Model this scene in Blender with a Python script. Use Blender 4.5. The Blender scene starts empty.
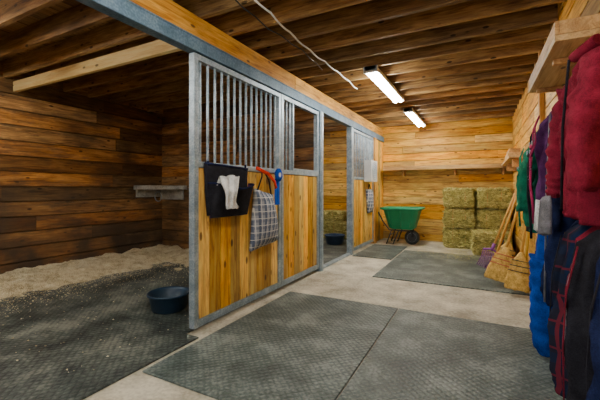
import bpy, math, random
from mathutils import Vector, noise
random.seed(7)
S=bpy.context.scene

# ---------------------------------------------------------------- mesh builder
class MB:
    def __init__(s): s.v=[];s.f=[];s.m=[];s.r=[];s.sm=[]
    def face(s,idx,m=0,r=0.5,sm=False):
        s.f.append(tuple(idx));s.m.append(m);s.r.append(r);s.sm.append(sm)
    def box(s,a,b,m=0,r=None,M=None):
        if r is None:r=random.random()
        x0,y0,z0=a;x1,y1,z1=b
        n=len(s.v)
        P=[(x0,y0,z0),(x1,y0,z0),(x1,y1,z0),(x0,y1,z0),(x0,y0,z1),(x1,y0,z1),(x1,y1,z1),(x0,y1,z1)]
        if M: P=[tuple(M@Vector(p)) for p in P]
        s.v+=P
        for q in((0,3,2,1),(4,5,6,7),(0,1,5,4),(1,2,6,5),(2,3,7,6),(3,0,4,7)):
            s.face([n+i for i in q],m,r)
    def loft(s,rings,m=0,r=0.5,cap=True,closed=True,sm=True):
        n=len(s.v);k=len(rings[0])
        for R in rings: s.v+=[tuple(p) for p in R]
        for i in range(len(rings)-1):
            for j in range(k if closed else k-1):
                j2=(j+1)%k
                s.face((n+i*k+j,n+i*k+j2,n+(i+1)*k+j2,n+(i+1)*k+j),m,r,sm)
        if cap and closed:
            s.face([n+j for j in range(k)][::-1],m,r)
            s.face([n+(len(rings)-1)*k+j for j in range(k)],m,r)
    def tube(s,pts,rad,m=0,r=0.5,k=8,flat=1.0,cap=True):
        pts=[Vector(p) for p in pts]
        rings=[];prev=None
        for i,p in enumerate(pts):
            t=(pts[min(i+1,len(pts)-1)]-pts[max(i-1,0)])
            if t.length<1e-9:t=Vector((0,0,1))
            t.normalize()
            if prev is None:
                up=Vector((1,0,0)) if abs(t.x)<.8 else Vector((0,1,0))
                a=(up-t*up.dot(t)).normalized()
            else:
                a=(prev-t*prev.dot(t)).normalized()
            prev=a;b=t.cross(a)
            R=rad[i] if isinstance(rad,(list,tuple)) else rad
            rings.append([p+a*math.cos(2*math.pi*j/k)*R*flat+b*math.sin(2*math.pi*j/k)*R for j in range(k)])
        s.loft(rings,m,r,cap=cap)
    def cyl(s,c,rad,h,m=0,k=24,r=.5,r2=None):
        c=Vector(c);r2=rad if r2 is None else r2
        s.loft([[c+Vector((math.cos(2*math.pi*j/k)*R,math.sin(2*math.pi*j/k)*R,z)) for j in range(k)] for R,z in((rad,0),(r2,h))],m,r)
    def quad(s,ps,m=0,r=.5):
        n=len(s.v);s.v+=[tuple(p) for p in ps];s.face(range(n,n+len(ps)),m,r)
    def done(s,name,mats,bevel=0,parent=None):
        me=bpy.data.meshes.new(name);me.from_pydata(s.v,[],s.f)
        for mt in mats: me.materials.append(mt)
        me.polygons.foreach_set('material_index',s.m)
        me.polygons.foreach_set('use_smooth',s.sm)
        at=me.attributes.new('rnd','FLOAT','FACE');at.data.foreach_set('value',s.r)
        me.update()
        ob=bpy.data.objects.new(name,me);S.collection.objects.link(ob)
        if bevel:
            b=ob.modifiers.new('bev','BEVEL');b.width=bevel;b.segments=2;b.limit_method='ANGLE'
        if parent: ob.parent=parent
        return ob

def planks(mb,fixed,f0,f1,run,r0,r1,st,s0,s1,w,m=0,gap=.014,lo=2.2,hi=3.8,depthvar=.004,full=False):
    s=s0
    n=max(1,round((s1-s0)/w));w=(s1-s0)/n
    for i in range(n):
        a=s0+i*w+gap/2;b=s0+(i+1)*w-gap/2
        p=r0
        q=r0+(random.uniform(.4,hi) if not full else (r1-r0))
        while p<r1-1e-4:
            e=min(q,r1)
            if r1-e<.3:e=r1
            A=[0,0,0];B=[0,0,0]
            dv=random.uniform(-depthvar,depthvar)
            A[fixed],B[fixed]=min(f0,f1),max(f0,f1)
            if f1>f0:B[fixed]+=dv
            else:A[fixed]+=dv
            A[run]=p+.0015;B[run]=e-.0015
            A[st]=a;B[st]=b
            mb.box(A,B,m)
            p=e;q=e+random.uniform(lo,hi)

# ---------------------------------------------------------------- materials
def nt(name):
    m=bpy.data.materials.new(name);m.use_nodes=True
    t=m.node_tree;N=t.nodes;L=t.links
    return m,N,L,N['Principled BSDF']
def node(N,t,**k):
    n=N.new(t)
    for a,b in k.items():setattr(n,a,b)
    return n
def ramp(N,stops):
    r=N.new('ShaderNodeValToRGB')
    e=r.color_ramp.elements
    while len(e)<len(stops):e.new(.5)
    for i,(p,c) in enumerate(stops):
        e[i].position=p;e[i].color=(*c,1) if len(c)==3 else c
    return r
def mixc(N,L,fac,a,b,mode='MIX'):
    n=N.new('ShaderNodeMix');n.data_type='RGBA';n.blend_type=mode
    for sock,val in((n.inputs[0],fac),(n.inputs[6],a),(n.inputs[7],b)):
        if isinstance(val,(int,float)):sock.default_value=val
        elif isinstance(val,tuple):sock.default_value=(*val,1)
        else:L.new(val,sock)
    return n.outputs[2]

def wood(name,dark,mid,light,grain=0,rough=.5,dirt=.35,vary=.5,knot=.14,dirtcol=(.05,.03,.015),lowdirt=None,spec=.3,stain=.45,staincol=None):
    m,N,L,B=nt(name)
    tc=node(N,'ShaderNodeTexCoord');at=node(N,'ShaderNodeAttribute',attribute_name='rnd')
    cm=node(N,'ShaderNodeCombineXYZ')
    mu=node(N,'ShaderNodeMath',operation='MULTIPLY');L.new(at.outputs['Fac'],mu.inputs[0]);mu.inputs[1].default_value=37
    for i in range(3):L.new(mu.outputs[0],cm.inputs[i])
    ad=node(N,'ShaderNodeVectorMath',operation='ADD');L.new(tc.outputs['Object'],ad.inputs[0]);L.new(cm.outputs[0],ad.inputs[1])
    def mp(g,o):
        n=node(N,'ShaderNodeMapping');sc=[o,o,o];sc[grain]=g
        n.inputs['Scale'].default_value=sc;L.new(ad.outputs[0],n.inputs[0]);return n.outputs[0]
    n1=node(N,'ShaderNodeTexNoise');n1.inputs['Scale'].default_value=1;n1.inputs['Detail'].default_value=6;n1.inputs['Roughness'].default_value=.65;n1.inputs['Distortion'].default_value=.8
    L.new(mp(2.2,24),n1.inputs['Vector'])
    n2=node(N,'ShaderNodeTexNoise');n2.inputs['Scale'].default_value=1;n2.inputs['Detail'].default_value=3
    L.new(mp(6,130),n2.inputs['Vector'])
    av=node(N,'ShaderNodeMath',operation='MULTIPLY_ADD');L.new(n2.outputs[0],av.inputs[0]);av.inputs[1].default_value=.35
    L.new(n1.outputs[0],av.inputs[2])
    su=node(N,'ShaderNodeMath',operation='SUBTRACT');L.new(av.outputs[0],su.inputs[0]);su.inputs[1].default_value=.17
    r=ramp(N,[(.32,dark),(.48,mid),(.66,light)]);L.new(su.outputs[0],r.inputs[0])
    vo=node(N,'ShaderNodeTexVoronoi');vo.inputs['Scale'].default_value=1
    L.new(mp(4,9),vo.inputs['Vector'])
    kr=ramp(N,[(0,(1,1,1)),(knot*.7,(.9,.9,.9)),(knot,(0,0,0))]);L.new(vo.outputs['Distance'],kr.inputs[0])
    c=mixc(N,L,kr.outputs[0],r.outputs[0],tuple(x*.3 for x in dark))
    n3=node(N,'ShaderNodeTexNoise');n3.inputs['Scale'].default_value=1;n3.inputs['Detail'].default_value=7;n3.inputs['Roughness'].default_value=.7
    L.new(mp(1.6,7),n3.inputs['Vector'])
    sr=ramp(N,[(.48,(0,0,0)),(.64,(1,1,1))]);L.new(n3.outputs[0],sr.inputs[0])
    sm=node(N,'ShaderNodeMath',operation='MULTIPLY');L.new(sr.outputs[0],sm.inputs[0]);sm.inputs[1].default_value=stain
    c=mixc(N,L,sm.outputs[0],c,staincol or tuple(x*.55 for x in dark))
    hs=node(N,'ShaderNodeHueSaturation');L.new(c,hs.inputs['Color'])
    mr=node(N,'ShaderNodeMapRange');L.new(at.outputs['Fac'],mr.inputs[0]);mr.inputs[3].default_value=1-vary*.6;mr.inputs[4].default_value=1+vary*.4
    L.new(mr.outputs[0],hs.inputs['Value'])
    wn=node(N,'ShaderNodeTexWhiteNoise',noise_dimensions='1D');L.new(at.outputs['Fac'],wn.inputs['W'])
    mh=node(N,'ShaderNodeMapRange');L.new(wn.outputs['Value'],mh.inputs[0]);mh.inputs[3].default_value=.492;mh.inputs[4].default_value=.512
    L.new(mh.outputs[0],hs.inputs['Hue'])
    ms=node(N,'ShaderNodeMapRange');L.new(wn.outputs['Value'],ms.inputs[0]);ms.inputs[3].default_value=1.08;ms.inputs[4].default_value=.88
    L.new(ms.outputs[0],hs.inputs['Saturation'])
    nd=node(N,'ShaderNodeTexNoise');nd.inputs['Scale'].default_value=1.6;nd.inputs['Detail'].default_value=5;L.new(tc.outputs['Object'],nd.inputs['Vector'])
    dr=ramp(N,[(.42,(0,0,0)),(.75,(1,1,1))]);L.new(nd.outputs[0],dr.inputs[0])
    dm=node(N,'ShaderNodeMath',operation='MULTIPLY');L.new(dr.outputs[0],dm.inputs[0]);dm.inputs[1].default_value=dirt
    fac=dm.outputs[0]
    if lowdirt:
        sp=node(N,'ShaderNodeSeparateXYZ');L.new(tc.outputs['Object'],sp.inputs[0])
        m2=node(N,'ShaderNodeMapRange');L.new(sp.outputs[2],m2.inputs[0]);m2.inputs[1].default_value=lowdirt[0];m2.inputs[2].default_value=0;m2.inputs[3].default_value=0;m2.inputs[4].default_value=lowdirt[1]
        ad2=node(N,'ShaderNodeMath',operation='ADD',use_clamp=True);L.new(fac,ad2.inputs[0]);L.new(m2.outputs[0],ad2.inputs[1]);fac=ad2.outputs[0]
    c=mixc(N,L,fac,hs.outputs[0],dirtcol)
    L.new(c,B.inputs['Base Color'])
    B.inputs['Roughness'].default_value=rough;B.inputs['Specular IOR Level'].default_value=spec
    bp=node(N,'ShaderNodeBump');bp.inputs['Strength'].default_value=.35;bp.inputs['Distance'].default_value=.004
    L.new(av.outputs[0],bp.inputs['Height']);L.new(bp.outputs[0],B.inputs['Normal'])
    return m

def mottled(name,c1,c2,c3,scale=3,fine=60,rough=.7,bump=.3,bd=.004,spec=.4,metal=0,det=6,finemix=.4,tread=0,lo=.38,hi=.62):
    m,N,L,B=nt(name)
    tc=node(N,'ShaderNodeTexCoord')
    a=node(N,'ShaderNodeTexNoise');a.inputs['Scale'].default_value=scale;a.inputs['Detail'].default_value=det;a.inputs['Roughness'].default_value=.65
    b=node(N,'ShaderNodeTexNoise');b.inputs['Scale'].default_value=fine;b.inputs['Detail'].default_value=4
    L.new(tc.outputs['Object'],a.inputs['Vector']);L.new(tc.outputs['Object'],b.inputs['Vector'])
    mx=node(N,'ShaderNodeMix');mx.data_type='FLOAT';mx.inputs[0].default_value=finemix
    L.new(a.outputs[0],mx.inputs[2]);L.new(b.outputs[0],mx.inputs[3])
    val=mx.outputs[0];hgt=b.outputs[0]
    if tread:
        mpn=node(N,'ShaderNodeMapping');mpn.inputs['Rotation'].default_value=(0,0,math.radians(45));mpn.inputs['Scale'].default_value=(tread,tread,tread)
        L.new(tc.outputs['Object'],mpn.inputs[0])
        sp=node(N,'ShaderNodeSeparateXYZ');L.new(mpn.outputs[0],sp.inputs[0])
        pr=[]
        for i in(0,1):
            sn=node(N,'ShaderNodeMath',operation='SINE');L.new(sp.outputs[i],sn.inputs[0])
            ab=node(N,'ShaderNodeMath',operation='ABSOLUTE');L.new(sn.outputs[0],ab.inputs[0]);pr.append(ab.outputs[0])
        pm=node(N,'ShaderNodeMath',operation='MULTIPLY');L.new(pr[0],pm.inputs[0]);L.new(pr[1],pm.inputs[1])
        ab=node(N,'ShaderNodeMath',operation='MULTIPLY_ADD');L.new(pm.outputs[0],ab.inputs[0]);ab.inputs[1].default_value=.06;L.new(val,ab.inputs[2])
        ab3=node(N,'ShaderNodeMath',operation='SUBTRACT');L.new(ab.outputs[0],ab3.inputs[0]);ab3.inputs[1].default_value=.025;val=ab3.outputs[0]
        h2=node(N,'ShaderNodeMath',operation='MULTIPLY_ADD');L.new(pm.outputs[0],h2.inputs[0]);h2.inputs[1].default_value=.8;L.new(hgt,h2.inputs[2]);hgt=h2.outputs[0]
    r=ramp(N,[(lo,c1),(.5,c2),(hi,c3)]);L.new(val,r.inputs[0]);L.new(r.outputs[0],B.inputs['Base Color'])
    B.inputs['Roughness'].default_value=rough;B.inputs['Specular IOR Level'].default_value=spec;B.inputs['Metallic'].default_value=metal
    bp=node(N,'ShaderNodeBump');bp.inputs['Strength'].default_value=bump;bp.inputs['Distance'].default_value=bd
    L.new(hgt,bp.inputs['Height']);L.new(bp.outputs[0],B.inputs['Normal'])
    return m
def cloth(name,c,rough=.95,v=.4):
    return mottled(name,tuple(x*(1-v) for x in c),c,tuple(min(1,x*(1+v)) for x in c),scale=14,fine=200,rough=rough,bump=.5,bd=.003,spec=.06)
def plain(name,c,rough=.5,metal=0,v=.12):
    return mottled(name,tuple(x*(1-v) for x in c),c,tuple(min(1,x*(1+v)) for x in c),scale=6,fine=90,rough=rough,bump=.08,bd=.001,metal=metal)
def plaid(name,base,l1,l2,sc=16):
    m,N,L,B=nt(name)
    tc=node(N,'ShaderNodeTexCoord');sp=node(N,'ShaderNodeSeparateXYZ');L.new(tc.outputs['Object'],sp.inputs[0])
    def stripes(sock,s,th,off=0):
        a=node(N,'ShaderNodeMath',operation='MULTIPLY_ADD');L.new(sock,a.inputs[0]);a.inputs[1].default_value=s;a.inputs[2].default_value=off
        f=node(N,'ShaderNodeMath',operation='FRACT');L.new(a.outputs[0],f.inputs[0])
        g=node(N,'ShaderNodeMath',operation='LESS_THAN');L.new(f.outputs[0],g.inputs[0]);g.inputs[1].default_value=th
        return g.outputs[0]
    c=mixc(N,L,stripes(sp.outputs[1],sc,.35),base,l1)
    h=node(N,'ShaderNodeMath',operation='MULTIPLY');L.new(stripes(sp.outputs[2],sc,.35),h.inputs[0]);h.inputs[1].default_value=.55
    c=mixc(N,L,h.outputs[0],c,l1)
    c=mixc(N,L,stripes(sp.outputs[1],sc,.08,.5),c,l2)
    c=mixc(N,L,stripes(sp.outputs[2],sc,.08,.5),c,l2)
    L.new(c,B.inputs['Base Color']);B.inputs['Roughness'].default_value=.95;B.inputs['Specular IOR Level'].default_value=.06
    return m
def emis(name,c,s):
    m,N,L,B=nt(name)
    B.inputs['Base Color'].default_value=(*c,1);B.inputs['Emission Color'].default_value=(*c,1);B.inputs['Emission Strength'].default_value=s
    return m

W_back=wood('pine_back',(.36,.12,.012),(.83,.42,.045),(.95,.62,.12),0,dirt=.2,vary=.6,lowdirt=(.5,.2))
W_right=wood('pine_right',(.34,.12,.012),(.78,.38,.045),(.93,.58,.12),1,dirt=.25,vary=.6,lowdirt=(.5,.3))
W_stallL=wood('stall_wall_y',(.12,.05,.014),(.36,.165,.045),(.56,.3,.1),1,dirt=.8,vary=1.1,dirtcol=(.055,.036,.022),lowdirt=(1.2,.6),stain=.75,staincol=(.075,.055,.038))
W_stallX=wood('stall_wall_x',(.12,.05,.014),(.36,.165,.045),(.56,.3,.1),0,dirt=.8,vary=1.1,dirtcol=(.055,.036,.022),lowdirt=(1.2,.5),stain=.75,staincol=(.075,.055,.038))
W_door=wood('door_boards',(.38,.13,.012),(.85,.44,.045),(.95,.64,.12),2,dirt=.22,vary=.75,knot=.18,lowdirt=(.4,.3),stain=.4)
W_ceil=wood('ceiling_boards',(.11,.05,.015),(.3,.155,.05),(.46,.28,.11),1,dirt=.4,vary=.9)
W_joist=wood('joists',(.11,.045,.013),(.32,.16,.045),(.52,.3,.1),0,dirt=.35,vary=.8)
W_head=wood('header',(.34,.13,.02),(.68,.34,.055),(.88,.52,.13),1,dirt=.35,vary=.4)
W_litx=wood('lit_beam',(.75,.45,.14),(.92,.64,.24),(.96,.76,.38),0,dirt=.1,vary=.1,stain=.1)  # joist wood paled: the light falling on the tie beam is in its colour
W_lightz=wood('light_post',(.36,.15,.03),(.6,.3,.07),(.75,.43,.13),2,dirt=.3,vary=.2)
W_shelfx=wood('shelf_x',(.3,.12,.03),(.5,.25,.07),(.68,.4,.13),0,dirt=.3,vary=.2)
W_shelfy=wood('shelf_y',(.4,.18,.06),(.64,.36,.13),(.78,.5,.23),1,dirt=.3,vary=.2)
W_handle=plain('handle_wood',(.72,.4,.09),.5)
M_galv=mottled('galvanised',(.18,.25,.3),(.29,.37,.43),(.44,.52,.58),scale=9,fine=70,rough=.42,bump=.1,bd=.001,metal=.4)
M_blue=mottled('track_steel',(.05,.105,.16),(.095,.17,.245),(.17,.26,.34),scale=5,fine=60,rough=.5,bump=.1,bd=.001,metal=.2)
M_mat=mottled('rubber_mat',(.03,.048,.047),(.08,.108,.102),(.21,.25,.23),scale=3,fine=55,rough=.45,bump=.8,bd=.006,finemix=.32,spec=.5,tread=85)
M_mat2=mottled('stall_mat',(.02,.028,.026),(.065,.08,.073),(.21,.225,.185),scale=2.6,fine=45,rough=.5,bump=.8,bd=.006,finemix=.28,tread=75,lo=.4,hi=.62)
M_conc=mottled('concrete',(.28,.255,.19),(.48,.45,.35),(.69,.66,.53),scale=2.4,fine=40,rough=.7,bump=.4,bd=.004,finemix=.3)
M_shav=mottled('shavings',(.42,.33,.17),(.8,.7,.46),(.98,.93,.75),scale=7,fine=90,rough=.9,bump=1,bd=.02,finemix=.5)
M_hay=mottled('hay',(.12,.115,.025),(.37,.34,.09),(.64,.58,.22),scale=14,fine=110,rough=.9,bump=1,bd=.02,finemix=.5)
M_hay2=mottled('hay_strand',(.4,.38,.1),(.66,.61,.22),(.92,.86,.42),scale=8,fine=30,rough=.9,bump=.1)
M_black=plain('black_rubber',(.02,.025,.03),.45)
M_tubm=plain('feed_tub_plastic',(.012,.04,.08),.4)
M_bluep=plain('blue_plastic',(.03,.07,.16),.4)
M_green=plain('green_poly',(.01,.27,.12),.4)
M_white=plain('white_enamel',(.8,.82,.8),.4)
M_tube=emis('tube_glow',(1,.95,.86),64)
M_tubeB=emis('tube_glow_bright',(1,.95,.86),112)
M_twine=plain('twine',(.7,.3,.1),.8)

# ---------------------------------------------------------------- constants
CZ=2.66; XR=.6; XL=-5.54; YB=8.4; XF=-2.1; YD=4.75; Y0=-3.0; TOP=2.88
b=MB();b.box((XL-.2,Y0-.1,-.15),(XR+.2,YB+.2,0));b.done('floor',[M_conc])
b=MB();planks(b,1,YB+.04,YB,0,XL-.15,XR+.15,2,0,TOP,.165,0);b.box((XL-.15,YB+.045,0),(XR+.15,YB+.1,TOP),0,.1);b.done('wall_back',[W_back])
b=MB();planks(b,0,XR+.04,XR,1,Y0,YB-.005,2,0,TOP,.165,0);b.box((XR+.045,Y0,0),(XR+.1,YB,TOP),0,.1);b.done('wall_right',[W_right])
b=MB();planks(b,0,XL-.04,XL,1,Y0,YB-.005,2,0,TOP,.2,0);b.box((XL-.1,Y0,0),(XL-.045,YB,TOP),0,.1);b.done('wall_left',[W_stallL])
b=MB();planks(b,1,YD+.035,YD,0,XL+.005,XF-.06,2,0,CZ,.2,0);planks(b,1,YD+.04,YD+.075,0,XL+.005,XF-.06,2,.1,CZ,.2,0);b.done('wall_stall_divider',[W_stallX])
b=MB();planks(b,1,.26,.3,0,XL+.005,XF-.06,2,0,CZ,.2,0);b.done('wall_stall_near',[W_stallX])
b=MB()
planks(b,1,Y0-.04,Y0,0,XL,-2.0,2,0,TOP,.2,0);planks(b,1,Y0-.04,Y0,0,-2.0,XR,2,2.35,TOP,.2,0)
b.done('wall_rear',[W_back])
b=MB()
planks(b,2,TOP+.03,TOP,1,Y0-.1,YB+.1,0,XL-.1,XR+.1,.19,0,gap=.008)
b.box((XL-.1,Y0-.1,TOP+.035),(XR+.1,YB+.1,TOP+.06),0,.1)
y=Y0+.1
while y<YB-.05:
    b.box((XL+.003,y-.022,CZ+random.uniform(-.004,.004)),(XR-.003,y+.022,TOP-.006),1)
    y+=.365+random.uniform(-.012,.012)
b.done('ceiling',[W_ceil,W_joist])
b=MB();b.box((XL+.01,2.31,2.5),(XF-.14,2.36,2.635),0,.5);b.done('trim_tie_beam',[W_litx],.004)
b=MB()
b.box((XF-.13,Y0+.01,2.46),(XF-.005,3.9,CZ-.006),0,.3);b.box((XF-.13,3.905,2.46),(XF-.005,YB-.005,CZ-.006),0,.7)
b.done('trim_header_beam',[W_head],.004)
b=MB()
b.box((XF-.06,Y0+.01,2.335),(XF+.03,YB-.005,2.455),0,.5)
b.box((XF+.03,Y0+.01,2.335),(XF+.036,YB-.005,2.35),0,.5)
b.box((XF+.03,Y0+.01,2.44),(XF+.036,YB-.005,2.455),0,.5)
b.done('sliding_door_track',[M_blue],.003)

# ---------------------------------------------------------------- stall fronts
def stall_panel(name,y0,y1,bars,z0=.05,z1=2.32,zr=1.38,xc=XF,bar_y=None,frame=.05):
    b=MB();t=.03
    b.box((xc-t,y0,z0),(xc+t,y0+frame,z1),0)
    b.box((xc-t,y1-frame,z0),(xc+t,y1,z1),0)
    b.box((xc-t,y0+frame,z0),(xc+t,y1-frame,z0+.06),0)
    b.box((xc-t,y0+frame,zr),(xc+t,y1-frame,zr+.05),0)
    b.box((xc-t,y0+frame,z1-.05),(xc+t,y1-frame,z1),0)
    planks(b,0,xc-.02,xc+.018,2,z0+.062,zr-.002,1,y0+frame+.002,y1-frame-.002,.14,1,full=True,gap=.009)
    b.box((xc-.026,y0+frame,z0+.062),(xc-.021,y1-frame,zr-.002),1,.05)
    a0,a1=(y0+frame,y1-frame) if bar_y is None else bar_y
    for i in range(bars):
        yy=a0+(i+.5)*(a1-a0)/bars
        b.tube([(xc,yy,zr+.04),(xc,yy,z1-.04)],.0125,0,k=10)
    if bar_y is not None:
        b.box((xc-t,a1,zr+.05),(xc+t,a1+.03,z1-.05),0)
        b.box((xc-t,a1+.03,zr+.05),(xc+t,y1-frame,zr+.08),0)
    return b.done(name,[M_galv,W_door],.003)
stall_panel('stall_sliding_door',2.1,3.49,14)
stall_panel('stall_front_panel',3.5,4.56,3,bar_y=(3.55,3.78))
stall_panel('stall_sliding_door',6.08,7.45,13)
b=MB();b.box((XF-.06,4.57,0),(XF+.05,4.68,2.33),0);b.box((XF+.05,4.59,0),(XF+.06,4.66,2.33),0);b.done('stall_post',[M_galv],.004)
b=MB();b.box((XF-.06,5.98,0),(XF+.04,6.07,2.33),0);b.done('stall_post',[M_galv],.004)
b=MB();b.box((XF-.1,7.46,0),(XF+.06,7.6,2.33),0);b.done('wooden_post',[W_lightz],.005)
b=MB();planks(b,0,XF-.03,XF+.01,2,0,2.33,1,7.61,YB-.005,.15,0,full=True);b.done('wall_stall_front',[W_door])
b=MB();b.box((XF-.06,4.69,0),(XF+.02,5.97,.03),0);b.done('trim_threshold',[M_galv],.004)

# ---------------------------------------------------------------- mats
def mat(name,x0,y0,x1,y1,m=M_mat,h=.014):
    b=MB();b.box((x0,y0,.001),(x1,y1,h));b.done(name,[m],.004)
mat('rubber_mat',-1.955,1.52,-.725,3.5)
mat('rubber_mat',-.715,1.52,.52,3.5)
mat('rubber_mat',-1.3,4.62,.5,6.9)
mat('rubber_mat',-2.02,5.9,-1.33,7.35)
mat('stall_floor_mat',XL+.01,.32,-2.0,2.08,M_mat2)
mat('stall_floor_mat',XL+.01,2.085,-2.15,YD-.01,M_mat2)
mat('stall_floor_mat',XL+.01,YD+.09,-2.18,YB-.01,M_mat2)

# ---------------------------------------------------------------- shavings
def shav_h(x,y):
    n=noise.noise(Vector((x*1.3,y*1.3,3)))*.4+noise.noise(Vector((x*5,y*5,9)))*.25
    a=(-4.42-x+n)
    c=(y-3.85+n)
    d=max(a,c)
    if d<=0:return -.02
    h=min(1,d/.7)
    return .012+.09*h*(1+.6*noise.noise(Vector((x*4,y*4,1))))+.02*noise.noise(Vector((x*14,y*14,5)))
b=MB()
nx,ny=110,130
x0,x1,y0,y1=XL+.012,-2.17,.34,YD-.012
for j in range(ny+1):
    for i in range(nx+1):
        x=x0+(x1-x0)*i/nx;y=y0+(y1-y0)*j/ny
        b.v.append((x,y,shav_h(x,y)))
for j in range(ny):
    for i in range(nx):
        q=(j*(nx+1)+i,j*(nx+1)+i+1,(j+1)*(nx+1)+i+1,(j+1)*(nx+1)+i)
        if max(b.v[k][2] for k in q)>0: b.face(q,0,.5,True)
cnt=0
while cnt<20000:
    x=random.uniform(x0+.02,x1-.02);y=random.uniform(1.2,y1-.02)
    h=shav_h(x,y)
    near=max(-4.42-x,y-3.85)
    if (x+2.72)**2+(y-2.42)**2<.06: continue
    if h<0 and random.random()>(.7*math.exp(near*4)+.01): continue
    cnt+=1
    s=random.uniform(.007,.022) if h>0 else random.uniform(.004,.012)
    h=max(h,.016);a=random.uniform(0,6.28);t=random.uniform(-.5,.5)
    ca,sa=math.cos(a)*s,math.sin(a)*s
    b.quad([(x-ca,y-sa,h+.001),(x+sa*.5,y-ca*.5,h+.002+abs(t)*.018),(x+ca,y+sa,h+.003),(x-sa*.5,y+ca*.5,h+.002)],0)
b.done('wood_shavings_bedding',[M_shav])

# ---------------------------------------------------------------- feed tubs
def tub(name,c,R,h,mats):
    b=MB();k=40
    prof=[(R*.72,.0),(R*.8,.01),(R*.93,h*.85),(R*1.0,h*.88),(R*1.03,h*.94),(R*1.02,h),(R*.97,h),(R*.9,h*.85),(R*.76,.025),(0.001,.02)]
    rings=[[(c[0]+r*math.cos(2*math.pi*j/k),c[1]+r*math.sin(2*math.pi*j/k),c[2]+z) for j in range(k)] for r,z in prof]
    b.loft(rings,0)
    if len(mats)>1:
        b.cyl((c[0],c[1],c[2]+h*.6),R*.84,.004,1,k=40)
    b.done(name,mats)
tub('feed_tub',(-2.72,2.42,.016),.2,.17,[M_tubm])
M_water=plain('water',(.12,.14,.13),.08)
tub('water_tub',(-2.78,6.95,.016),.22,.2,[M_bluep,M_water])

b=MB()
cx,cy=XL+.01,YD-.01
b.v+=[(cx,cy,1.19),(cx+.68,cy,1.19),(cx+.68,cy-.08,1.19),(cx+.1,cy-.62,1.19),(cx,cy-.62,1.19)]
b.v+=[(p[0],p[1],1.265) for p in b.v[:5]]
for i in range(5):b.face((i,(i+1)%5,5+(i+1)%5,5+i))
b.face((4,3,2,1,0));b.face((5,6,7,8,9))
b.box((cx+.005,cy-.04,1.0),(cx+.6,cy-.003,1.188),0)
b.box((cx+.003,cy-.58,1.05),(cx+.04,cy-.045,1.188),0)
b.tube([(cx+.2+.09*math.cos(t*.4),cy-.25,1.06+.09*math.sin(t*.4)) for t in range(17)],.009,1)
b.done('corner_feeder',[mottled('grey_board',(.2,.2,.18),(.34,.34,.31),(.5,.5,.45),scale=6,rough=.8),M_galv],.004)

# ---------------------------------------------------------------- hay
def bale(name,c,sz,rot=0,strands=900,seed=1):
    rd=random.Random(seed);b=MB();n=14
    ca,sa=math.cos(rot),math.sin(rot)
    def P(u,v,w):
        p=Vector((u*sz[0]/2,v*sz[1]/2,(w+1)*sz[2]/2))
        k=1-.06*(abs(u)**6*abs(v)**6+abs(u)**6*abs(w)**6+abs(v)**6*abs(w)**6)
        p.x*=k;p.y*=k
        d=noise.noise(Vector((p.x*9+seed*3,p.y*9,p.z*9)))*.03+noise.noise(Vector((p.x*24+seed*3,p.y*24,p.z*24)))*.02
        p.x+=d*u;p.y+=d*v
        return Vector((c[0]+p.x*ca-p.y*sa,c[1]+p.x*sa+p.y*ca,c[2]+p.z))
    def side(f):
        s0=len(b.v)
        for j in range(n+1):
            for i in range(n+1): b.v.append(tuple(f(-1+2*i/n,-1+2*j/n)))
        for j in range(n):
            for i in range(n):
                b.face((s0+j*(n+1)+i,s0+j*(n+1)+i+1,s0+(j+1)*(n+1)+i+1,s0+(j+1)*(n+1)+i),0,.5,True)
    F=[lambda a,e:P(a,-1,e),lambda a,e:P(-a,1,e),lambda a,e:P(1,a,e),lambda a,e:P(-1,-a,e),lambda a,e:P(a,e,1),lambda a,e:P(a,-e,-1)]
    for f in F: side(f)
    for i in range(strands):
        f=F[rd.choice([0,0,0,3,3,4])]
        u=rd.uniform(-1,1);v=rd.uniform(-.95,1)
        p=f(u,v);q=f(max(-1,min(1,u+rd.uniform(-.25,.25))),max(-.98,min(1,v+rd.uniform(-.12,.12))))
        ctr=Vector((c[0],c[1],c[2]+sz[2]/2));o=(p-ctr).normalized()
        p=p+o*rd.uniform(0,.006);q=q+o*rd.uniform(.0,.04)
        s=Vector((rd.uniform(-1,1),rd.uniform(-1,1),rd.uniform(-1,1))).normalized()*.005
        b.quad([p-s,p+s,q+s,q-s],1)
    for u in(-.4,.4):
        b.tube([P(u,-1.012,-.99),P(u,-1.012,0),P(u,-1.012,.99),P(u,1,1.01)],.004,2,k=5)
    b.done(name,[M_hay,M_hay2,M_twine])
sd=1
for r in range(3):
    for col in range(2):
        bale('hay_bale',(-.37+col*.61+random.uniform(-.012,.008),7.98+random.uniform(-.05,.02),r*.412),(.58,.66,.385),random.uniform(-.03,.03),800,sd);sd+=1
bale('hay_bale',(.17,7.22,.016),(.6,.54,.4),.06,900,20)
bale('hay_bale',(-3.3,7.95,.016),(1.1,.6,.4),0,900,21)
bale('hay_bale',(-3.35,7.95,.43),(.9,.5,.22),.1,900,22)
b=MB()
for i in range(1800):
    x=random.gauss(.0,.45);y=random.gauss(7.0,.4)
    if x>.55 or y>7.55 or y<5.9 or x<-1.2:continue
    if -.19<x<.54 and 6.88<y<7.56: continue
    a=random.uniform(0,6.28);l=random.uniform(.02,.07);z=.018+random.random()*.004
    d=Vector((math.cos(a)*l,math.sin(a)*l,random.uniform(0,.006)));s=Vector((-math.sin(a),math.cos(a),0))*.002
    p=Vector((x,y,z));b.quad([p-s-d*.5,p+s-d*.5,p+s+d*.5,p-s+d*.5],0)
b.done('loose_hay',[M_hay2])

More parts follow.
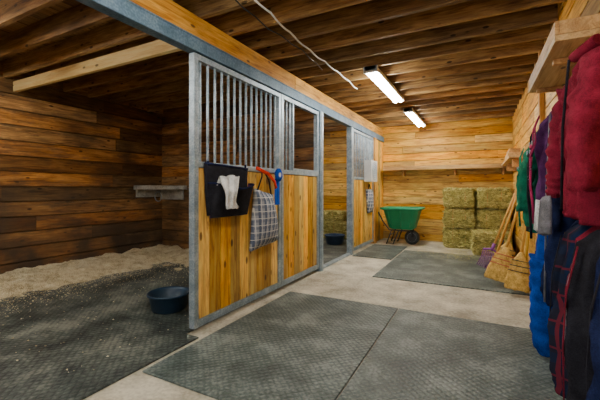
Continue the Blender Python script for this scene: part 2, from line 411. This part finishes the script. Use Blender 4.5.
# ---------------------------------------------------------------- wheelbarrow
def rrect(cx,cy,z,hx,hy,r,k=6):
    P=[]
    for q,(sx,sy) in enumerate(((1,1),(-1,1),(-1,-1),(1,-1))):
        for i in range(k):
            a=math.pi/2*(q+i/(k-1))
            P.append((cx+sx*(hx-r)+r*math.cos(a),cy+sy*(hy-r)+r*math.sin(a),z))
    return P
b=MB();cx,cy=-1.5,7.75
b.loft([rrect(cx,cy,.33,.22,.17,.06),rrect(cx,cy,.36,.27,.2,.07),rrect(cx,cy,.74,.37,.3,.08),rrect(cx,cy,.76,.43,.35,.08),rrect(cx,cy,.80,.43,.35,.08),
        rrect(cx,cy,.80,.4,.32,.08),rrect(cx,cy,.76,.36,.28,.08),rrect(cx,cy,.39,.25,.18,.06),rrect(cx,cy,.37,.2,.15,.05)],0)
for s in(-.2,0,.2):
    b.tube([(cx+s*.9,cy-.205,.38),(cx+s*1.3,cy-.305,.73)],.012,0)
for sy in(-1,1):
    b.tube([(cx-.47,cy+sy*.27,.70),(cx-.38,cy+sy*.24,.5),(cx-.25,cy+sy*.2,.315),(cx+.2,cy+sy*.16,.3),(cx+.24,cy+sy*.1,.19)],.015,1)
    b.tube([(cx-.2,cy+sy*.2,.31),(cx-.3,cy+sy*.24,.015),(cx-.16,cy+sy*.24,.015),(cx-.05,cy+sy*.2,.31)],.014,1)
b.tube([(cx-.25,cy-.2,.2),(cx-.25,cy+.2,.2)],.01,1)
def wheel(b,c,R,w,m,m2):
    k=28;prof=[(R*.6,-w/2),(R*.93,-w/2),(R,-w*.25),(R,w*.25),(R*.93,w/2),(R*.6,w/2)]
    b.loft([[(c[0]+r*math.cos(2*math.pi*j/k),c[1]+o,c[2]+r*math.sin(2*math.pi*j/k)) for j in range(k)] for r,o in prof],m)
    b.loft([[(c[0]+r*math.cos(2*math.pi*j/k),c[1]+o,c[2]+r*math.sin(2*math.pi*j/k)) for j in range(k)] for r,o in((R*.5,-w*.35),(R*.62,-w*.53),(R*.62,w*.53),(R*.5,w*.35))],m2)
wheel(b,(cx+.2,cy-.02,.157),.155,.09,1,2)
b.tube([(cx+.2,cy-.16,.16),(cx+.2,cy+.12,.16)],.012,1)
b.done('wheelbarrow',[M_green,M_black,M_galv])

# ---------------------------------------------------------------- shelves
b=MB()
b.box((-2.02,8.08,1.66),(.58,8.385,1.69),0,.5)
b.box((-2.02,8.05,1.63),(.58,8.079,1.72),0,.9)
for x in(-1.6,-.5,.4): b.box((x,8.15,1.5),(x+.045,8.385,1.658),0,.1)
b.done('wall_shelf',[W_shelfx],.003)
b=MB()
b.box((.38,5.9,1.66),(.59,8.04,1.695),0,.5)
for y in(6.1,7.3): b.box((.43,y,1.53),(.59,y+.04,1.655),0,.3)
b.done('wall_shelf',[W_shelfy],.003)
b=MB()
b.box((.39,6.3,1.697),(.57,7.1,1.77),0,.5);b.box((.41,6.35,1.771),(.56,7.05,1.84),0,.2)
b.done('lumber_offcuts',[W_shelfy],.004)
b=MB()
b.box((.36,2.3,2.0),(.59,3.45,2.035),0,.5)
b.box((.36,2.3,2.036),(.38,3.45,2.11),0,.6)
b.box((.381,2.3,2.036),(.59,2.32,2.11),0,.6);b.box((.381,3.43,2.036),(.59,3.45,2.11),0,.6)
for y in(2.6,3.3):
    b.box((.4,y,1.965),(.59,y+.04,1.998),0,.3);b.box((.565,y,1.91),(.595,y+.04,1.963),0,.3)
b.done('tack_shelf',[W_shelfy],.003)
b=MB();b.box((.55,4.35,0),(.595,4.44,CZ-.01),0,.2);b.done('trim_wall_stud',[W_lightz],.003)
b=MB();b.box((.578,1.5,1.78),(.598,4.3,1.9),0,.4)
for i in range(14):
    y=1.6+i*.2;b.tube([(.578,y,1.84),(.55,y,1.83),(.54,y,1.86)],.006,1)
b.done('coat_hook_rail',[W_shelfy,M_black],.002)

# ---------------------------------------------------------------- brooms & tools
def lerp(a,c,t):return Vector(a)+(Vector(c)-Vector(a))*t
def broom(name,foot,top,mats,w=.17,hl=.42,seed=0,wd=(0.9,-.3,0)):
    rd=random.Random(seed);b=MB();foot=Vector(foot);top=Vector(top);ax=(top-foot).normalized()
    neck=foot+ax*hl
    side=Vector(wd);side=(side-ax*side.dot(ax)).normalized();nrm=ax.cross(side)
    b.tube([neck-ax*.08,lerp(neck,top,.5),top],.015,0)
    secs=[(.0,w,.045),(.12,w*.96,.045),(.3,w*.7,.04),(.36,w*.42,.035),(hl,.022,.022)]
    rings=[]
    k=28
    for h,a,t in secs:
        rings.append([foot+ax*(h+(.012*math.sin(j*5) if h==0 else 0))+side*a*math.cos(2*math.pi*j/k)+nrm*t*math.sin(2*math.pi*j/k) for j in range(k)])
    b.loft(rings,1)
    for i in range(420):
        u=rd.uniform(-1,1);s=rd.choice([-1,1])*math.sqrt(max(0,1-u*u))
        p=foot+ax*rd.uniform(.0,.02)+side*u*w*1.03+nrm*s*.05
        q=foot+ax*.32+side*u*w*.68+nrm*s*.042
        b.quad([p-side*.0018,p+side*.0018,q+side*.0018,q-side*.0018],1)
    for h,a in((.2,.87),(.26,.78),(.32,.66)):
        b.tube([foot+ax*h+side*w*a*1.02*math.cos(2*math.pi*j/24)+nrm*.046*math.sin(2*math.pi*j/24) for j in range(25)],.005,2,k=5)
    b.done(name,mats)
M_straw=mottled('broom_straw',(.4,.22,.035),(.7,.44,.1),(.88,.63,.21),scale=20,fine=160,rough=.8,bump=.8,bd=.006)
M_redt=plain('red_twine',(.5,.06,.05),.7)
broom('corn_broom',(.19,4.9,.075),(.575,5.12,1.6),[W_handle,M_straw,M_redt],seed=1,w=.155)
broom('corn_broom',(.25,5.4,.075),(.575,5.55,1.5),[W_handle,M_straw,M_black],w=.15,seed=2)
broom('corn_broom',(.36,4.55,.075),(.575,4.72,1.65),[W_handle,M_straw,M_black],w=.12,seed=3)
M_purp=plain('purple_plastic',(.3,.08,.36),.4)
def fork(name,foot,top,mats,w=.11):
    b=MB();foot=Vector(foot);top=Vector(top);ax=(top-foot).normalized()
    side=Vector((.9,-.3,0));side=(side-ax*side.dot(ax)).normalized();nrm=side.cross(ax)
    neck=foot+ax*.3
    b.tube([neck,top],.0155,0)
    b.tube([neck+ax*.08,neck-ax*.03],.022,1)
    b.tube([neck-ax*.05-side*w,neck-ax*.0,neck-ax*.05+side*w],.014,1)
    for i in range(10):
        s=-w+2*w*i/9
        b.tube([neck-ax*.05+side*s,neck-ax*.17+side*s-nrm*.04,foot+side*s*1.05],.006,1,k=6)
    b.done(name,mats)
fork('manure_fork',(.06,5.65,.06),(.575,5.8,1.5),[W_handle,M_purp])
def shovel(name,foot,top,mats):
    b=MB();foot=Vector(foot);top=Vector(top);ax=(top-foot).normalized()
    side=Vector((.3,1,0));side=(side-ax*side.dot(ax)).normalized();nrm=side.cross(ax)
    b.tube([foot+ax*.3,top],.015,0)
    rows=[]
    for t,w in((0,.06),(.04,.1),(.12,.125),(.28,.12),(.32,.05),(.4,.018)):
        rows.append([foot+ax*t+side*w*math.cos(a)+nrm*(.02*math.cos(2*a)+.006*(1 if math.sin(a)>0 else -1)) for a in [2*math.pi*j/20 for j in range(20)]])
    b.loft(rows,1)
    b.tube([top-side*.06,top+side*.06],.015,1)
    b.done(name,mats)
shovel('shovel',(.2,6.05,.045),(.57,6.15,1.42),[W_handle,M_blue])
b=MB();b.tube([(.46,4.84,.05),(.575,4.88,1.68)],.016,0);b.box((.4,4.78,.015),(.52,4.9,.07),1,.5);b.done('push_broom',[plain('yellow_handle',(.75,.5,.08),.4),M_black])
b=MB();b.tube([(.1,5.2,.035),(.575,5.28,1.62)],.015,0);b.done('broom_handle',[W_handle])
b=MB();b.tube([(.17,5.85,.035),(.575,5.65,1.55)],.015,0)
b.tube([(.07,5.86,.05),(.27,5.83,.05)],.016,1)
for i in range(9): b.tube([(.07+.025*i,5.857-.00375*i,.05),(.065+.025*i,5.83,.02)],.005,1,k=5)
b.done('garden_rake',[plain('red_handle',(.42,.12,.05),.4),M_black])

# ---------------------------------------------------------------- garments
def garment(b,xw,secs,m=0,k=84,fold=.018,freq=26,seed=0,twist=1.0,hem=.02,lump=.7):
    out=[]
    for i in range(len(secs)-1):
        for t in range(10):
            f=t/10;out.append([secs[i][q]*(1-f)+secs[i+1][q]*f for q in range(4)])
    out.append(list(secs[-1]))
    zb=secs[-1][0];zt=secs[0][0]
    rings=[]
    for z,yc,hw,th in out:
        R=[]
        fr=(zt-z)/(zt-zb+1e-6)
        for j in range(k):
            a=2*math.pi*j/k
            y=yc+hw*math.cos(a);s=math.sin(a)
            x=xw-(th*abs(s)**.55 if s>0 else 0)
            if s>0:
                nn=noise.noise(Vector((y*3,z*2,seed)))
                rid=1-abs(math.sin(y*freq*.5+seed+nn*4+z*twist))*2
                x-=fold*s*((.5+fr)*rid+.9*noise.noise(Vector((y*9,z*5,seed+4)))+lump*math.sin(z*13+y*7+nn*6)+.35*noise.noise(Vector((y*24,z*20,seed))))
            x=min(x,xw)
            zz=z+.016*noise.noise(Vector((y*8,z*3,seed)))-hem*max(0,fr-.85)/.15*math.sin(y*14+seed)
            y+=.02*noise.noise(Vector((z*6,math.cos(a),seed)))
            R.append((x,y,zz))
        rings.append(R)
    b.loft(rings,m)
def sleeve(b,pts,r,m=0,seed=0):
    P=[];RR=[]
    for i in range(len(pts)-1):
        for t in range(12):
            f=t/12;P.append(lerp(pts[i],pts[i+1],f));RR.append(r[i]*(1-f)+r[i+1]*f)
    P.append(Vector(pts[-1]));RR.append(r[-1])
    rings=[];k=22
    for i,p in enumerate(P):
        row=[]
        for j in range(k):
            a=2*math.pi*j/k
            rr=RR[i]*(1+.28*noise.noise(Vector((math.cos(a)*1.3+seed,math.sin(a)*1.3,i*.28)))+.1*math.sin(i*1.5+2*math.cos(a+seed)))
            row.append((p.x+rr*.85*math.cos(a),p.y+rr*math.sin(a),p.z+.012*math.sin(a*2+seed)))
        rings.append(row)
    b.loft(rings,m)
C_mar=cloth('maroon_cloth',(.17,.012,.028));C_blk=cloth('black_cloth',(.018,.018,.024));C_navy=cloth('navy_cloth',(.012,.018,.06))
C_blue=cloth('royal_blue',(.005,.055,.33));C_green=cloth('green_cloth',(.008,.14,.08))
C_grey=cloth('grey_cloth',(.2,.2,.22));C_pink=cloth('pink_web',(.35,.03,.1));C_yel=cloth('yellow_web',(.55,.36,.03));C_purple=cloth('purple_cloth',(.09,.025,.11));C_white=cloth('white_cloth',(.75,.77,.77))
PLD=plaid('dark_plaid',(.018,.02,.035),(.01,.022,.06),(.13,.02,.035),7)
M_teal=cloth('teal_web',(.01,.26,.16))
b=MB()
garment(b,.535,[(1.87,2.1,.06,.05),(1.82,2.1,.19,.11),(1.72,2.1,.27,.14),(1.45,2.1,.28,.15),(1.2,2.1,.3,.16),(1.06,2.1,.3,.16)],0,seed=1,fold=.024,freq=36)
sleeve(b,[(.45,2.34,1.74),(.41,2.41,1.5),(.39,2.43,1.28),(.385,2.44,1.16)],[.08,.072,.062,.055],0,2)
sleeve(b,[(.46,1.86,1.76),(.39,1.8,1.5),(.37,1.78,1.2)],[.085,.075,.06],0,3)
b.tube([(.385,2.1,1.83),(.36,2.1,1.5),(.355,2.1,1.1)],.006,1,k=6)
b.tube([(.47,1.98,1.87),(.41,2.1,1.84),(.47,2.22,1.87),(.53,2.1,1.9)],.028,0)
b.done('maroon_jacket',[C_mar,C_blk])
b=MB()
garment(b,.535,[(1.76,2.78,.08,.07),(1.68,2.78,.12,.1),(1.4,2.78,.14,.13),(1.0,2.78,.15,.14),(.6,2.78,.15,.14),(.42,2.77,.14,.13)],0,seed=5,fold=.02,freq=36)
sleeve(b,[(.44,2.67,1.62),(.42,2.64,1.3),(.41,2.64,.95)],[.055,.05,.045],0,6)
b.tube([(.41,2.78,1.7),(.39,2.78,1.2),(.38,2.78,.45)],.006,1,k=6)
b.done('winter_coat',[C_navy,C_grey])
for i,(yc,hw,z0,th,cm,se) in enumerate(((2.43,.085,.2,.15,C_navy,41),(2.25,.09,.1,.2,PLD,42),(2.05,.09,.28,.17,C_mar,43),(1.86,.09,.08,.21,C_blk,44),(1.66,.09,.2,.17,C_navy,45))):
    b=MB()
    garment(b,.555,[(1.03,yc,hw*.7,th*.5),(.97,yc,hw,th*.85),(.7,yc,hw,th),(z0+.15,yc,hw*1.05,th*1.05),(z0,yc,hw*.95,th*.9)],0,seed=se,fold=.02,freq=75,hem=.04,lump=.35,twist=.3)
    xf=.555-th-.014
    b.tube([(xf+.03,yc-.05,.96),(xf-.004,yc-.02,.75),(xf-.006,yc+.03,.5),(xf,yc+.04,z0+.12)],.008,1,flat=.4)
    b.done('horse_blanket',[cm,[C_yel,C_blk,C_grey,C_mar,C_blk][i]])
b=MB()
garment(b,.335,[(1.16,2.3,.05,.03),(1.13,2.3,.075,.05),(1.0,2.3,.085,.055),(.94,2.3,.07,.04)],0,seed=11,fold=.008,freq=50)
for i in range(4): b.tube([(.283,2.25+.035*i,1.14),(.273,2.25+.035*i,.97)],.004,1,k=5)
b.done('polo_wrap_bundle',[C_grey,C_white])
b=MB()
garment(b,.56,[(1.0,3.12,.12,.12),(.85,3.12,.15,.18),(.62,3.12,.16,.21)],0,seed=13,fold=.014)
sleeve(b,[(.42,3.04,.68),(.405,3.03,.35),(.41,3.03,.03)],[.1,.09,.085],0,14)
sleeve(b,[(.43,3.21,.68),(.42,3.22,.35),(.43,3.21,.03)],[.095,.09,.08],0,15)
b.done('rain_pants',[C_blue])
b=MB()
garment(b,.535,[(1.78,3.13,.07,.07),(1.68,3.13,.13,.13),(1.4,3.13,.14,.15),(1.1,3.13,.14,.14),(1.05,3.13,.12,.11)],0,seed=31,fold=.018,hem=.01)
b.done('fleece_vest',[C_purple])
b=MB()
garment(b,.535,[(1.72,3.54,.08,.08),(1.64,3.54,.15,.15),(1.3,3.54,.17,.19),(1.0,3.54,.18,.21),(.85,3.54,.17,.17)],0,seed=17,fold=.022)
sleeve(b,[(.42,3.68,1.56),(.35,3.72,1.3),(.34,3.73,1.0)],[.065,.06,.05],0,18)
sleeve(b,[(.42,3.4,1.56),(.34,3.4,1.3),(.33,3.4,1.02)],[.065,.06,.05],0,19)
b.done('rain_jacket',[C_green])
b=MB()
garment(b,.545,[(1.6,4.06,.06,.06),(1.5,4.06,.11,.12),(1.1,4.06,.12,.15),(.8,4.06,.11,.12)],0,seed=21,fold=.012)
b.done('work_vest',[C_blk])
b=MB()
garment(b,.58,[(.72,3.52,.07,.06),(.66,3.52,.14,.15),(.4,3.52,.13,.15),(.28,3.52,.07,.08)],0,seed=23)
b.tube([(.5,3.44,.68),(.48,3.46,.77),(.48,3.56,.77),(.5,3.6,.68)],.01,0)
b.done('tack_tote',[C_navy])
def halter(name,yc,z,xx,mt,s=1):
    b=MB();P=lambda y,zz,xo=0:(xx+xo,yc+y*s,z+zz*s)
    rr=.012
    b.tube([P(.0,.0,.03),P(-.07,-.12),P(-.1,-.28),P(-.04,-.4,-.02),P(.05,-.4,-.02),P(.1,-.27),P(.07,-.12),P(0,0,.03)],rr,0,flat=.45)
    b.tube([P(-.1,-.27),P(-.02,-.31,-.02),P(.06,-.3,-.02),P(.1,-.26)],rr,0,flat=.45)
    b.tube([P(-.07,-.42,-.02),P(-.02,-.52,-.02),P(.05,-.52,-.02),P(.06,-.41,-.02)],rr,0,flat=.45)
    b.tube([P(.0,-.52,-.02),P(.03,-.7,-.02),P(-.03,-.9,-.01),P(.03,-1.1)],.009,0)
    for y,zz in((-.1,-.28),(.1,-.27),(0,-.52)):
        b.tube([P(y+.018*math.cos(a),zz+.018*math.sin(a),-.02) for a in [i*.7 for i in range(10)]],.004,1,k=5)
    b.done(name,[mt,M_galv])
halter('horse_halter',3.16,1.7,.35,C_blk,.8)
halter('horse_halter',2.98,1.72,.345,C_pink,.7);halter('horse_halter',4.06,1.6,.355,M_teal,.7)
halter('horse_halter',4.25,1.62,.48,C_blk,.7)

# ---------------------------------------------------------------- bags on the stall door
PL=plaid('plaid_cloth',(.34,.37,.42),(.11,.14,.21),(.75,.75,.72),14)
b=MB();xd=XF+.035
def sheet(b,pts,th,m,seed,nrow=8,ncol=12,bulge=0):
    rows=[]
    for side in(0,1):
        g=[]
        for j in range(nrow+1):
            v=j/nrow;row=[]
            for i in range(ncol+1):
                u=i/ncol
                y=(pts[0][0]*(1-u)+pts[1][0]*u)*(1-v)+(pts[3][0]*(1-u)+pts[2][0]*u)*v
                z=(pts[0][1]*(1-u)+pts[1][1]*u)*(1-v)+(pts[3][1]*(1-u)+pts[2][1]*u)*v
                e=math.sin(math.pi*u)**.6*math.sin(math.pi*min(1,v*1.0))**.5 if side else 0
                x=xd+ (th+bulge*e+.014*noise.noise(Vector((y*8,z*8,seed)))*(e+.3) if side else 0)
                z+=.012*noise.noise(Vector((y*9,z*9,seed)));y+=.01*noise.noise(Vector((y*6,z*6,seed+3)))
                row.append((x,y,z))
            g.append(row)
        rows.append(g)
    rings=[]
    for j in range(nrow+1): rings.append(rows[0][j]+rows[1][j][::-1])
    b.loft(rings,m)
sheet(b,[(2.2,1.42),(2.81,1.4),(2.8,1.0),(2.24,.97)],.012,0,1)
n=24
rings=[]
for t in range(9):
    v=t/8
    z=1.2-.25*v;hw=.29-.03*v;dep=.15*(1-v*.75)
    yc=2.53
    rings.append([(xd+.013+dep*math.sin(math.pi*j/n)**.7,yc-hw*math.cos(math.pi*j/n),z+.05*(1-v)*abs(math.cos(math.pi*j/n))) for j in range(n+1)])
b.loft(rings,0,closed=False,cap=False)
inn=[[(p[0]-.006,p[1],p[2]) for p in R] for R in rings]
b.loft(inn,2,closed=False,cap=False)
b.tube(rings[0],.008,1)
b.quad([rings[-1][j] for j in range(n+1)],0)
b.tube([(xd+.005,2.25,1.4),(xd+.005,2.25,1.44)],.01,1);b.tube([(xd+.005,2.78,1.38),(xd+.005,2.78,1.44)],.01,1)
b.tube([(xd+.014,2.21,1.42),(xd+.014,2.81,1.4)],.008,1)
b.done('grooming_tote',[C_blk,C_navy,C_purple])
b=MB()
rings=[]
for i in range(17):
    t=i/16
    if t<.4: x=xd+.04+.12*t/.4;z=1.2+.08*math.sin(t/.4*math.pi/2)+.03*math.sin(t*20)
    else: x=xd+.172+.014*math.sin(t*12);z=1.28-.24*(t-.4)/.6
    w=.095+.03*math.sin(t*6)
    row=[]
    for j in range(19):
        u=-1+2*j/18
        row.append((x+.02*math.sin(u*9+t*4)-.025*abs(u)+.02,2.37+u*w+.02*math.sin(t*7),z+.04*noise.noise(Vector((u*3,t*3,2)))))
    rings.append(row)
rings2=[R+[(p[0]-.012,p[1],p[2]-.008) for p in R[::-1]] for R in rings]
b.loft(rings2,0)
b.done('folded_towel',[C_white])
b=MB()
sheet(b,[(2.92,1.2),(3.26,1.14),(3.38,.62),(2.85,.58)],.03,0,7,10,14,.08)
b.tube([(xd+.03,2.95,1.18),(xd+.04,3.02,1.33),(xd+.02,3.05,1.4)],.012,1,flat=.4);b.tube([(xd+.03,3.22,1.13),(xd+.04,3.15,1.3),(xd+.02,3.08,1.4)],.012,1,flat=.4)
b.done('plaid_saddle_bag',[PL,C_blk])
M_redw=cloth('red_web',(.6,.04,.015));M_rib=cloth('ribbon_blue',(.01,.08,.5))
b=MB()
b.tube([(xd+.01,2.96,1.42),(xd+.06,3.12,1.36),(xd+.07,3.22,1.28),(xd+.06,3.27,1.21)],.02,0,flat=.4)
b.done('red_lead_strap',[M_redw])
b=MB()
yc,zc=3.36,1.36;k=32
rings=[[(xd+.02+o+(.006 if j%2 else 0),yc+r*math.cos(2*math.pi*j/k),zc+r*math.sin(2*math.pi*j/k)) for j in range(k)] for r,o in((.01,.03),(.03,.035),(.075,.02),(.075,.01),(.01,.0))]
b.loft(rings,0)
b.loft([[(xd+.058+o,yc+r*math.cos(2*math.pi*j/k),zc+r*math.sin(2*math.pi*j/k)) for j in range(k)] for r,o in((.028,-.01),(.028,0))],1)
for s in(-.03,.025):
    b.box((xd+.018,yc+s-.024,zc-.34),(xd+.023,yc+s+.024,zc-.04),0)
b.done('rosette_ribbon',[M_rib,M_white])
b=MB()
y0,y1,z0,z1=6.75,7.2,1.35,1.78
b.box((XF+.035,y0,z0),(XF+.18,y1,z1),0,.5)
for r in(.06,.1,.14,.18):
    b.tube([(XF+.187,(y0+y1)/2+r*math.cos(i*math.pi/12),(z0+z1)/2+r*math.sin(i*math.pi/12)) for i in range(25)],.004,1,k=5)
for i in range(8):
    a=i*math.pi/8*2;b.tube([(XF+.187,(y0+y1)/2,(z0+z1)/2),(XF+.187,(y0+y1)/2+.19*math.cos(a),(z0+z1)/2+.19*math.sin(a))],.003,1,k=5)
b.done('box_fan',[plain('fan_grey',(.62,.64,.64),.4),M_galv],.01)
b=MB();xd=XF+.036
sheet(b,[(6.85,1.2),(7.2,1.2),(7.3,.72),(6.95,.7)],.03,0,9,10,12,.06)
b.tube([(xd+.02,6.95,1.19),(xd+.02,7.02,1.3)],.01,1);b.tube([(xd+.02,7.12,1.19),(xd+.02,7.05,1.3)],.01,1)
b.done('plaid_saddle_bag',[PL,C_blk])

# ---------------------------------------------------------------- lights
def fixture(name,x,y0,y1,tm=None):
    b=MB()
    z=CZ-.005
    b.box((x-.07,y0,z-.05),(x+.07,y1,z),0,.5)
    b.box((x-.085,y0,z-.075),(x+.085,y0+.03,z-.0),0,.5);b.box((x-.085,y1-.03,z-.075),(x+.085,y1,z),0,.5)
    for dx in(-.04,.04):
        b.tube([(x+dx,y0+.03,z-.07),(x+dx,y1-.03,z-.07)],.017,1,k=12)
    b.done(name,[M_white,tm or M_tube])
fixture('added_fill_light',-1.15,4.0,5.6,M_tubeB)
fixture('added_fill_light',-1.15,6.4,8.0,M_tubeB)
fixture('added_fill_light',-1.0,.4,2.0)  # added fill lamp above the frame, just ahead of the camera
fixture('added_fill_light',-.9,-2.2,-.6)  # added fill lamp behind the camera
fixture('added_fill_light',-4.3,.35,1.45,M_tubeB)  # lamp added out of view to brighten the first stall
fixture('added_fill_light',-3.2,.35,1.1)  # second lamp added out of view in the first stall
fixture('added_fill_light',-3.9,6.0,7.2,M_tubeB)  # unseen lamp added to brighten the far stall
w=bpy.data.worlds.new('world');S.world=w;w.use_nodes=True
bg=w.node_tree.nodes['Background'];bg.inputs[0].default_value=(.9,.95,1,1);bg.inputs[1].default_value=2.5

b=MB()
P=[]
for i in range(40):
    t=i/39;y=1.2+3.6*t
    P.append((-1.5-.08*t+.02*math.sin(t*9),y,CZ-.012-.02*abs(math.sin(t*math.pi*9))))
b.tube(P,.0085,0)
b.done('electric_cable',[M_white])
b=MB();P=[(-1.66+.02*math.sin(i),1.6+.2*i,CZ-.01-.02*(i%2)) for i in range(12)];b.tube(P,.006,0);b.done('electric_cable',[M_black])

# ---------------------------------------------------------------- camera
cam=bpy.data.cameras.new('camera');co=bpy.data.objects.new('camera',cam);S.collection.objects.link(co)
co.location=(0,0,1.2);co.rotation_euler=(math.radians(90),0,math.radians(27.55))
cam.sensor_width=36;cam.lens=345/600*36;cam.shift_y=-11/600;cam.clip_start=.05
S.camera=co
